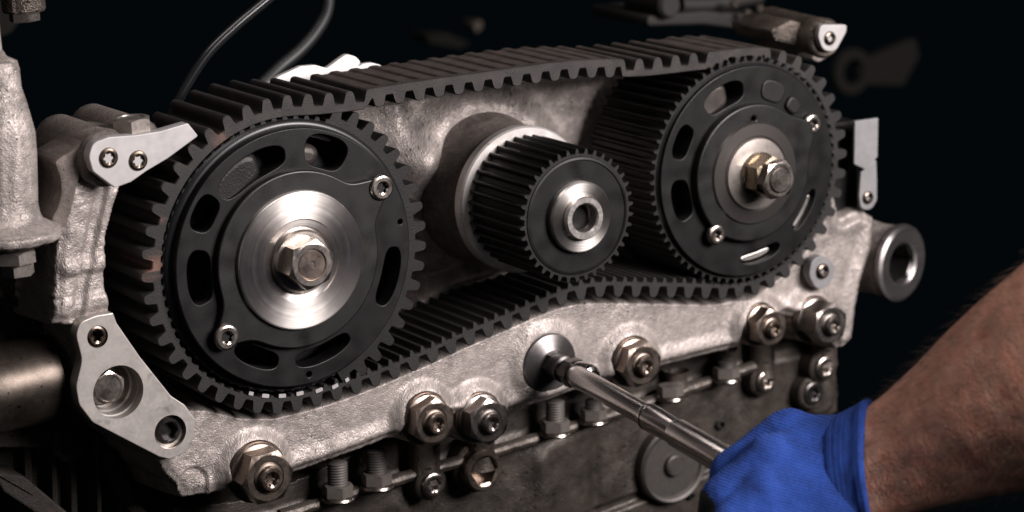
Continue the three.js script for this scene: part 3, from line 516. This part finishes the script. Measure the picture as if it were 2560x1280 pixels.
// ================================================================ LEFT SIDE: cast pipe, nuts, tube, fins
{
  const base = at(8, 590, -18), t = thing('cast_pipe', 'rough pale cast pipe standing on a flange at the left edge', 'pipe', base); t.rotation.z = -0.05;
  const yy = py => at(8, py, -18).y - base.y;
  const g = alongY(rev([[0, -1], [19, -1.5], [20.8, 0], [21, 2.2], [19.5, 4], [15, 5.5], [13.4, 8.5], [13.1, 12], [13.4, 30], [13, yy(330)], [10.6, yy(255)], [8.9, yy(215)], [8.5, yy(170)], [7.8, yy(150)], [4.2, yy(138)], [2.6, yy(120)], [2.2, yy(60)], [2.2, yy(-60)]], 96, 60));
  { const p = g.attributes.position; for (let i = 0; i < p.count; i++) { const x = p.getX(i), y = p.getY(i), z = p.getZ(i), k = 0.45 * noise(x * 0.25, y * 0.25, z * 0.25) + 0.22 * noise(x * 0.7, y * 0.7, z * 0.7), l = Math.hypot(x, z) || 1; p.setXYZ(i, x + x / l * k, y + (y < 3 ? 0.9 * noise(x * 0.35, z * 0.35) : 0), z + z / l * k); } const h = mergeVertices(new THREE.BufferGeometry().setAttribute('position', p)); h.computeVertexNormals(); const nn = boxUV(h); part('pipe_body', nn, M.cast, t); }
  const n1 = at(40, 655, -12), nt = thing('stacked_nut', 'upper steel hex nut of the two stacked under the pipe flange', 'nut', n1);
  const hx = part('hexagon', alongY(hexGeo(6.6, 4.6, 0, 1)), M.bolt, nt); hx.rotation.y = 0.3; part('washer', alongY(rev([[0, 0], [9, 0], [9, 1.2], [8.4, 1.8], [0, 1.8]], 56, 30)), M.bolt, nt, [0, 6, 0]);
  const n2 = at(46, 686, -12), nb = thing('stacked_nut', 'lower steel hex nut of the two stacked under the pipe flange', 'nut', n2);
  const hy = part('hexagon', alongY(hexGeo(5.2, 4, 0, 1)), M.bolt, nb); hy.rotation.y = -0.1;
  const hb = thing('hex_bolt', 'grey hex bolt head on top of the round boss behind the pointer plate', 'bolt', at(330, 327, -14));
  const hh = part('hexagon', alongY(hexGeo(6.7, 5.2, 5, 0.4)), M.bolt, hb); hh.rotation.y = 0.1;
  const hg = thing('hanging_bolt', 'hex bolt head hanging under a round flange in the top left corner', 'bolt', at(62, 48, -40));
  part('flange', alongY(rev([[0, 3], [7.6, 3], [8, 3.8], [8, 30], [0, 30]], 48, 40)), M.castDark, hg); const h3 = part('hexagon', alongY(hexGeo(5, 3.8, 0, 1)), M.steel, hg, [0, -0.5, 0]); h3.rotation.y = 0.4;
  const ln = thing('background_panel', 'blurred grey slanted panel far behind the top left corner', 'panel'); const pl = px2([[-40, -40], [130, -40], [70, 20], [30, 80], [-40, 110]], -420); part('sheet', ext(pl, -428, -420, 0.5), M.far, ln);
  // round exhaust tube
  const a = at(-70, 985, -34), e = at(128, 940, -34), dir = e.clone().sub(a), L = dir.length();
  const tu = thing('metal_tube', 'shiny stained round metal tube end at the lower left', 'tube', a);
  const tg = rev([[0, 0], [16.5, 0], [16.5, L * 0.86], [16.2, L * 0.97], [14, L], [0, L]], 72, 40);
  const tm = part('tube_body', tg, new THREE.MeshStandardMaterial({ name: 'stained_tube', color: lin(0.175, 0.155, 0.143), map: oilColor, metalness: 0.9, roughness: 0.4 }), tu); tm.quaternion.setFromUnitVectors(new THREE.Vector3(0, 0, 1), dir.normalize());
  // dark ribbed casting
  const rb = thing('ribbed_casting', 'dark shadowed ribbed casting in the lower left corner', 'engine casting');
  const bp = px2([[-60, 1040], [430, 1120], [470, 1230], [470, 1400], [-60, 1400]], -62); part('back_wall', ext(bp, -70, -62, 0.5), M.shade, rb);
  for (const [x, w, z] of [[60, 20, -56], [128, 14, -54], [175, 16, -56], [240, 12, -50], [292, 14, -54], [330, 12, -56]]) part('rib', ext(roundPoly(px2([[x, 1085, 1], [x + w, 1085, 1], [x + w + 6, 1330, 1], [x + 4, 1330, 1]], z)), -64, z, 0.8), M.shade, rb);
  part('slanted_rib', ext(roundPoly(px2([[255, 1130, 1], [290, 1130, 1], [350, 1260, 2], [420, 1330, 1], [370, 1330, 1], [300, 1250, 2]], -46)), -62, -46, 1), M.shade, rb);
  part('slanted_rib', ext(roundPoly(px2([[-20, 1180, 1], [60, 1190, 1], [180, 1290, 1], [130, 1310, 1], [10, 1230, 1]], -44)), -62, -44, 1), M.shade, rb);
  const kn = at(178, 1110, -44); part('round_knob', rev([[0, 0], [6, 0], [7.4, -1], [7.4, -18]], 40, 40), M.shade, rb, kn);
  // wall behind the tube
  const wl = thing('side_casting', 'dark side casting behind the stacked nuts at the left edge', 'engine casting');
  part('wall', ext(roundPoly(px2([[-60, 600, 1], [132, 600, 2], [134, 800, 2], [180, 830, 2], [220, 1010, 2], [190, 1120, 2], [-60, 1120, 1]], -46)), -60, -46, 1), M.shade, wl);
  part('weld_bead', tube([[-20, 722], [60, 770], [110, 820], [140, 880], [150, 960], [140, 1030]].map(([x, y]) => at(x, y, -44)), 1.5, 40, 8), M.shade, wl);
}
// ================================================================ CABLES AND BLURRED BITS BEHIND
{
  const c1 = thing('cable', 'glossy black cable rising behind the left pulley, brighter and further left of the two cables', 'cable'); part('sheath', tube([[405, 330], [432, 275], [470, 205], [520, 132], [585, 68], [660, 5], [740, -60]].map(([x, y]) => at(x, y, -72)), 2.2, 80, 16), M.cable, c1);
  const c2 = thing('cable', 'dim black cable curving up behind the white cut plate', 'cable'); part('sheath', tube([[650, 215], [700, 168], [750, 125], [790, 78], [815, 30], [822, -50]].map(([x, y]) => at(x, y, -105)), 3.0, 80, 16), M.cableDim, c2);
  const rail2 = thing('background_rail', 'dark blurred engine rail with small bolts behind the top right of belt', 'engine rail');
  part('rail', ext(roundPoly(px2([[1620, 40, 2], [1760, 28, 2], [1900, 36, 3], [1990, 50, 2], [1930, 82, 2], [1760, 62, 2], [1620, 66, 2]], -180)), -230, -180, 1.5), M.rail, rail2);
  part('round_cap', rev([[0, 0], [5, 0], [6.4, -2], [7, -30]], 40, 40), M.rail, rail2, at(1678, 14, -174));
  part('side_tube', tube([at(1700, 12, -186), at(1780, 10, -186), at(1900, -10, -186)], 4, 20, 12), M.rail, rail2);
  for (const [x, y] of [[1836, 8], [1868, 33], [1900, 22], [1918, 34]]) part('small_bolt', new THREE.SphereGeometry(2.2, 16, 12), M.castDark, rail2, at(x, y, -172));
  const cl = thing('background_clamp', 'dim blurred clamp far behind the top middle', 'clamp'); part('clip', ext(roundPoly(px2([[1065, 88, 1], [1120, 84, 3], [1180, 108, 1], [1150, 122, 1], [1075, 108, 1]], -600)), -620, -600, 1), M.far, cl); part('tip', ext(roundPoly(px2([[1184, 62, 1], [1204, 48, 2], [1210, 66, 2], [1192, 84, 1]], -600)), -616, -600, 1), M.castDark, cl);
  const lv = thing('background_lever', 'very dark blurred lever with a round eye far right', 'lever'); part('eye', rev([[8, -5], [8, 0], [13.5, 0], [14.5, -1], [14.5, -5]], 48, 40), M.far, lv, at(2135, 180, -430)); part('blade', ext(roundPoly(px2([[2150, 155, 2], [2290, 95, 3], [2300, 140, 3], [2260, 215, 3], [2150, 212, 2]], -432)), -440, -432, 1), M.far, lv);
}
// ================================================================ CONE WASHER AND BOLT UNDER THE WRENCH
{
  const t = thing('cone_washer', 'round silver cone washer with a dark bolt head under the wrench socket', 'washer', washP);
  part('cone', rev([[12.6, -2], [12.7, 0.6], [12.2, 1.4], [6, 3.2], [5, 3]], 96, 30, 'polar'), M.turnedGrey, t);
  part('bolt_shank', hexGeo(4.9, 7, 0, 1), M.dark, t, [0, 0, 1]);
}
// ================================================================ WRENCH
const wA = cp(1428, 932, 1157), wB = cp(1822, 1156, 1022), wDir = wB.clone().sub(wA).normalize();
{
  const t = thing('flex_wrench', 'long chrome flex-head socket wrench on the cone washer bolt', 'wrench', wA);
  const qz = new THREE.Quaternion().setFromUnitVectors(new THREE.Vector3(0, 0, 1), wDir), L = wB.distanceTo(wA);
  const seg = (name, rows, m, sg = 64) => { const p = part(name, rev(rows, sg, 35, 'polar'), m, t); p.quaternion.copy(qz); return p; };
  const k = L * 0.52, k2 = L * 0.70;
  seg('shaft', [[0, 2], [2.8, 2], [4.1, 5], [4.45, 9], [4.4, k - 6], [4.5, k]], M.chrome);
  seg('collar', [[4.4, k - 0.6], [5.0, k - 0.2], [5.35, k + 0.8], [5.35, k + 2.6], [5.1, k + 3], [5.1, k + 3.5], [5.3, k + 3.9], [5.3, k + 5], [4.75, k2 - 1], [4.6, k2]], M.chrome);
  seg('grip_sleeve', [[4.5, k2 - 0.4], [5.2, k2], [5.5, k2 + 1], [5.5, L + 24], [4.8, L + 25], [0, L + 25]], M.chrome);
  // forked head: socket along +z from the bolt, fork, pivot
  const loc = v => v.clone().sub(wA);
  const s0 = washP.clone().add(new THREE.Vector3(0, 0, 6.4));
  const soc = part('socket', rev([[0, 0], [5.4, 0], [5.6, 0.6], [5.6, 6], [4.6, 6.6], [4.3, 7.8], [4.6, 8.4], [5.4, 9], [hexR(5.4), 9.6], [hexR(5.4), 14], [5, 15.4], [0, 15.4]], 72, 30), M.dark, t, loc(s0));
  const y0 = s0.clone().add(new THREE.Vector3(0, 0, 15));
  const fork = part('fork', rev([[0, 0], [5.6, 0], [5.9, 1], [5.9, 6], [5.4, 7.4], [4.1, 8.4], [3.5, 7.8], [3.1, 3], [0, 3]], 64, 35), M.chrome, t, loc(y0)); fork.rotation.set(0.12, 0.22, 0);
  const ball = part('pivot_ball', new THREE.SphereGeometry(3, 32, 24), M.dark, t, loc(y0.clone().add(new THREE.Vector3(0.3, -0.2, 4.6))));
}
// ================================================================ PERSON: gloved hand and forearm
{
  const person = thing('person', 'bare hairy right forearm and hand in a blue knitted work glove gripping the wrench', 'person');
  const wrist = cp(2200, 1160, 990), elbow = cp(2960, 785, 948);
  // field of tapered capsules
  const caps = [
    [cp(2170, 1178, 992), cp(2040, 1172, 1000), 19.5, 18.5], [cp(2060, 1160, 1000), cp(1975, 1108, 1004), 16, 11.5], [cp(2040, 1180, 996), cp(1935, 1165, 990), 18, 11], [cp(2050, 1220, 990), cp(1920, 1240, 982), 17, 10.5], [cp(2080, 1260, 988), cp(1935, 1318, 980), 15, 9.5],
    [cp(1972, 1098, 1004), cp(1842, 1190, 1002), 10, 9], [cp(1842, 1190, 1002), cp(1822, 1262, 1030), 8.8, 8], [cp(1822, 1262, 1030), cp(1905, 1262, 1040), 8, 7],
    [cp(1932, 1165, 990), cp(1818, 1256, 988), 10.4, 9.4], [cp(1818, 1256, 988), cp(1812, 1338, 1016), 9.2, 8.4], [cp(1812, 1338, 1016), cp(1900, 1345, 1030), 8.2, 7],
    [cp(1920, 1240, 982), cp(1832, 1330, 978), 10, 9], [cp(1832, 1330, 978), cp(1838, 1412, 1004), 9, 8], [cp(1838, 1412, 1004), cp(1925, 1420, 1018), 8, 7],
    [cp(1935, 1318, 980), cp(1866, 1400, 974), 9, 8], [cp(1866, 1400, 974), cp(1876, 1465, 996), 8, 7],
    [cp(2090, 1245, 1020), cp(1985, 1285, 1036), 12, 9.5], [cp(1985, 1285, 1036), cp(1890, 1300, 1046), 9, 8],
  ];
  const field = p => { // negative inside, smooth union
    let s = 0; const kk = 0.85; let dmin = 1e9; const ds = [];
    for (const [a, b, ra, rb] of caps) { const ex = b.x - a.x, ey = b.y - a.y, ez = b.z - a.z, wx = p.x - a.x, wy = p.y - a.y, wz = p.z - a.z, t = Math.max(0, Math.min(1, (wx * ex + wy * ey + wz * ez) / (ex * ex + ey * ey + ez * ez))); const d = Math.hypot(wx - ex * t, wy - ey * t, wz - ez * t) - mix(ra, rb, t); ds.push(d); if (d < dmin) dmin = d; }
    if (dmin > 12) return dmin; for (const d of ds) s += Math.exp(-kk * (d - dmin)); return dmin - Math.log(s) / kk * 0.75;
  };
  const lo = new THREE.Vector3(1e9, 1e9, 1e9), hi = new THREE.Vector3(-1e9, -1e9, -1e9); for (const [a, b, ra, rb] of caps) for (const [q, r] of [[a, ra], [b, rb]]) { lo.min(q.clone().subScalar(r + 4)); hi.max(q.clone().addScalar(r + 4)); }
  const ctr = lo.clone().add(hi).multiplyScalar(0.5), half = Math.max(hi.x - lo.x, hi.y - lo.y, hi.z - lo.z) / 2 + 2, RES = 104;
  const mc = new MarchingCubes(RES, new THREE.MeshBasicMaterial(), false, false, 400000); mc.isolation = 0;
  const pp = new THREE.Vector3();
  for (let k = 0; k < RES; k++) for (let j = 0; j < RES; j++) for (let i = 0; i < RES; i++) { pp.set((i - RES / 2) / (RES / 2) * half + ctr.x, (j - RES / 2) / (RES / 2) * half + ctr.y, (k - RES / 2) / (RES / 2) * half + ctr.z); mc.field[k * RES * RES + j * RES + i] = -field(pp); }
  mc.update();
  const cnt = mc.count, pos = new Float32Array(cnt * 3); for (let i = 0; i < cnt; i++) for (let c = 0; c < 3; c++) pos[i * 3 + c] = mc.positionArray[i * 3 + c] * half + ctr.getComponent(c);
  let gg = new THREE.BufferGeometry(); gg.setAttribute('position', new THREE.BufferAttribute(pos, 3)); gg = mergeVertices(gg, 0.02); 
  { const p = gg.attributes.position; // wrinkles of the cloth
    const nrm = new Float32Array(p.count * 3); const e = 0.4, q = new THREE.Vector3();
    for (let i = 0; i < p.count; i++) { q.fromBufferAttribute(p, i); const f0 = field(q), gx = field(q.clone().setX(q.x + e)) - f0, gy = field(q.clone().setY(q.y + e)) - f0, gz = field(q.clone().setZ(q.z + e)) - f0, l = Math.hypot(gx, gy, gz) || 1; const w = 0.9 * noise(q.x * 0.05, q.y * 0.05, q.z * 0.05) + 0.6 * noise(q.x * 0.12, q.y * 0.12, q.z * 0.12) + 0.18 * noise(q.x * 0.4, q.y * 0.4, q.z * 0.4); p.setXYZ(i, q.x + gx / l * w, q.y + gy / l * w, q.z + gz / l * w); }
    gg.computeVertexNormals();
    // knit runs across the hand: v along the hand, u round it
    const n = gg.attributes.normal, ax = wrist.clone().sub(cp(1960, 1120, 1000)).normalize(), bx = new THREE.Vector3().crossVectors(ax, FW).normalize(), cx = new THREE.Vector3().crossVectors(ax, bx), uv = new Float32Array(p.count * 2), col = new Float32Array(p.count * 3), palm = cp(1752, 1300, 985);
    for (let i = 0; i < p.count; i++) { q.fromBufferAttribute(p, i).sub(wrist); uv[2 * i] = (q.dot(ax) * 0.75 + q.dot(bx) * 0.55) * UVS; uv[2 * i + 1] = (q.dot(bx) + 0.12 * q.dot(ax)) * UVS; }
    gg.setAttribute('uv', new THREE.BufferAttribute(uv, 2));
  }
  const knitN = 512, knitB = tex(knitN, (u, v) => { const r = Math.abs(Math.sin(v * Math.PI * 50)), st = Math.abs(Math.sin(u * Math.PI * 90 + (Math.floor(v * 50) % 2) * 1.57)); return 0.15 + 0.65 * Math.pow(r, 0.6) + 0.2 * st + 0.15 * tn(u, v, 60, 101); });
  const knitC = tex(knitN, (u, v) => { const r = Math.pow(Math.abs(Math.sin(v * Math.PI * 50)), 0.7), f = 0.62 + 0.32 * r + 0.3 * tn(u, v, 90, 103) + 0.18 * tn(u, v, 9, 104); return [f, f, f]; }, true);
  const gloveM = phy({ name: 'blue_knit', color: lin(0.021, 0.08, 0.42), map: knitC, roughness: 0.95, bumpMap: knitB, bumpScale: 0.0006, sheen: 0.25, sheenColor: lin(0.15, 0.3, 1), sheenRoughness: 0.6 });
  const glove = part('glove', gg, gloveM, person, null, 'blue knitted glove');
  // black palm coating on the finger fronts
  { const p = gg.attributes.position, idx = gg.index.array, keep = [], q = new THREE.Vector3(), c0 = cp(1762, 1292, 985), m = new Map(), np = [], ni = [];
    const inP = i => { q.fromBufferAttribute(p, i); const v = q.clone().sub(CAM), d = v.dot(FW), X = v.dot(RT) / d * FL + 1280, Y = 640 - v.dot(UP) / d * FL; return ((X - 1758) / 34) ** 2 + ((Y - 1290) / 66) ** 2 < 1; };
    for (let i = 0; i < idx.length; i += 3) if (inP(idx[i]) && inP(idx[i + 1]) && inP(idx[i + 2])) for (let k = 0; k < 3; k++) { const v = idx[i + k]; if (!m.has(v)) { m.set(v, np.length / 3); np.push(p.getX(v) + gg.attributes.normal.getX(v) * 0.35, p.getY(v) + gg.attributes.normal.getY(v) * 0.35, p.getZ(v) + gg.attributes.normal.getZ(v) * 0.35); } ni.push(m.get(v)); }
    if (ni.length) { const g2 = new THREE.BufferGeometry(); g2.setAttribute('position', new THREE.Float32BufferAttribute(np, 3)); g2.setIndex(ni); g2.computeVertexNormals(); boxUV(g2); part('palm_coating', g2, std({ name: 'black_coating', color: lin(0.012, 0.012, 0.013), roughness: 0.85, bumpMap: rubBump, bumpScale: 0.0004 }), glove, null, 'black coated finger front'); } }
  // forearm and cuff: tubes about the arm's axis
  const axis = elbow.clone().sub(wrist), AL = axis.length(); axis.normalize();
  const e1 = new THREE.Vector3().crossVectors(axis, new THREE.Vector3(0, 1, 0)).normalize(), e2 = new THREE.Vector3().crossVectors(e1, axis).normalize();
  const ring = (t, a, ra, rb, off = 0) => wrist.clone().addScaledVector(axis, t).addScaledVector(e1, Math.cos(a) * ra).addScaledVector(e2, Math.sin(a) * rb + off);
  const tubeMesh = (rows, seg, wob, skew) => { const P = [], U = [], I = []; rows.forEach(([t, ra, rb, off = 0], j) => { for (let i = 0; i <= seg; i++) { const a = i / seg * TAU, w = wob ? wob(t, i === seg ? 0 : a) : 0, v = ring(t + (skew ? skew(t, a) : 0), a, ra + w, rb + w, off); P.push(v.x, v.y, v.z); U.push(i / seg * 3, t * UVS); } }); for (let j = 0; j < rows.length - 1; j++) for (let i = 0; i < seg; i++) { const a = j * (seg + 1) + i, b = a + 1, c = a + seg + 1, d = c + 1; I.push(a, d, b, a, c, d); } const g = new THREE.BufferGeometry(); g.setAttribute('position', new THREE.Float32BufferAttribute(P, 3)); g.setAttribute('uv', new THREE.Float32BufferAttribute(U, 2)); g.setIndex(I); g.computeVertexNormals();
    const n = g.attributes.normal; for (let j = 0; j < rows.length; j++) { const a = j * (seg + 1), b = a + seg, x = n.getX(a) + n.getX(b), y = n.getY(a) + n.getY(b), z = n.getZ(a) + n.getZ(b), l = Math.hypot(x, y, z); n.setXYZ(a, x / l, y / l, z / l); n.setXYZ(b, x / l, y / l, z / l); } return g; };
  const armR = t => { const s = Math.max(0, t) / AL; return [mix(20, 42, sst(-0.08, 0.85, s)), mix(19, 41.5, sst(-0.08, 0.85, s))]; };
  const rows = []; for (let t = -22; t <= AL; t += 1.5) { const [a, b] = armR(t); rows.push([t, a, b]); }
  const wob = (t, a) => 0.9 * noise(Math.cos(a) * 1.4, Math.sin(a) * 1.4, t * 0.03) + 0.35 * noise(Math.cos(a) * 4, Math.sin(a) * 4, t * 0.09) + 0.1 * noise(Math.cos(a) * 14, Math.sin(a) * 14, t * 0.35);
  const skinC = tex(512, (u, v) => { const k = 1 + 0.2 * tn(u, v, 5, 111) + 0.16 * tn(u, v, 16, 112) + 0.12 * tn(u, v, 60, 113), r = 0.14 * tn(u, v, 9, 114); return [0.9 * k + r * 0.5, 0.86 * k - r * 0.3, 0.84 * k - r * 0.4]; }, true);
  const skinB = tex(512, (u, v) => 0.5 + 0.35 * tn(u, v, 70, 121) + 0.3 * tn(u, v, 120, 122) + 0.25 * tn(u, v, 26, 123));
  const skin = phy({ name: 'skin', color: lin(0.74, 0.4, 0.3), map: skinC, roughness: 0.62, bumpMap: skinB, bumpScale: 0.0008, sheen: 0.15, sheenColor: lin(0.9, 0.5, 0.4) });
  part('body', tubeMesh(rows, 120, wob), skin, person, null, 'bare forearm');
  // knitted cuff
  const cr = []; for (let t = -36; t <= 2.01; t += 0.5) { const [a, b] = armR(t), k = 2.2 + 0.06 * Math.sin(t * 3.4) * sst(-30, -24, t) - 1.3 * Math.exp(-(((t + 17) / 1.1) ** 2)) - 0.6 * Math.exp(-(((t + 13) / 0.7) ** 2)) + 0.7 * sst(-4, 0, t); cr.push([t, a + k - 2.2 * sst(0.8, 2, t) - 4 * sst(-26, -36, t), b + k - 2.2 * sst(0.8, 2, t) - 4 * sst(-26, -36, t)]); }
  part('cuff', tubeMesh(cr, 120, (t, a) => 0.7 * noise(Math.cos(a) * 2, Math.sin(a) * 2, t * 0.08) + 0.25 * noise(Math.cos(a) * 6, Math.sin(a) * 6, t * 0.3), (t, a) => (Math.sin(a) * 9 - 3.5) * sst(-36, 2, t)), gloveM, glove, null, 'ribbed blue glove cuff');
  // hairs
  const hp = [], hi2 = []; const v = new THREE.Vector3();
  for (let k = 0; k < 1900; k++) {
    const t = 4 + rnd() * (AL - 10), a = rnd() * TAU, [ra, rb] = armR(t), w = wob(t, a), b0 = ring(t, a, ra + w - 0.1, rb + w - 0.1), nn = ring(t, a, ra + 1, rb + 1).sub(ring(t, a, ra, rb)).normalize();
    const dirn = axis.clone().multiplyScalar(-0.6 - rnd() * 0.7).addScaledVector(nn, 0.35 + rnd() * 0.45).addScaledVector(e1, (rnd() - 0.5) * 1.1).addScaledVector(e2, (rnd() - 0.5) * 1.1).normalize(), len = 3.5 + rnd() * 5.5, side = new THREE.Vector3().crossVectors(dirn, nn).normalize(), th = 0.045 + rnd() * 0.035;
    const base = hp.length / 3; for (let s = 0; s <= 3; s++) { const f = s / 3, c = b0.clone().addScaledVector(dirn, len * f).addScaledVector(nn, -len * 0.32 * f * f), q = th * (1 - 0.75 * f); for (let m = 0; m < 3; m++) { const an = m / 3 * TAU; v.copy(c).addScaledVector(side, Math.cos(an) * q).addScaledVector(nn, Math.sin(an) * q); hp.push(v.x, v.y, v.z); } }
    for (let s = 0; s < 3; s++) for (let m = 0; m < 3; m++) { const A = base + s * 3 + m, B = base + s * 3 + (m + 1) % 3, C = A + 3, D = B + 3; hi2.push(A, B, D, A, D, C); }
  }
  const hgeo = new THREE.BufferGeometry(); hgeo.setAttribute('position', new THREE.Float32BufferAttribute(hp, 3)); hgeo.setIndex(hi2); hgeo.computeVertexNormals();
  const hair = part('arm_hair', hgeo, std({ name: 'brown_hair', color: lin(0.12, 0.07, 0.048), roughness: 0.55 }), person); hair.userData.kind = 'stuff';
}
// ---------------------------------------------------------------- bake to metres
{
  const done = new Set();
  scene.traverse(o => { if (o.isLight || o === scene) return; o.position.multiplyScalar(K); if (o.geometry && !done.has(o.geometry)) { done.add(o.geometry); o.geometry.scale(K, K, K); } });
}
renderer.render(scene, camera);
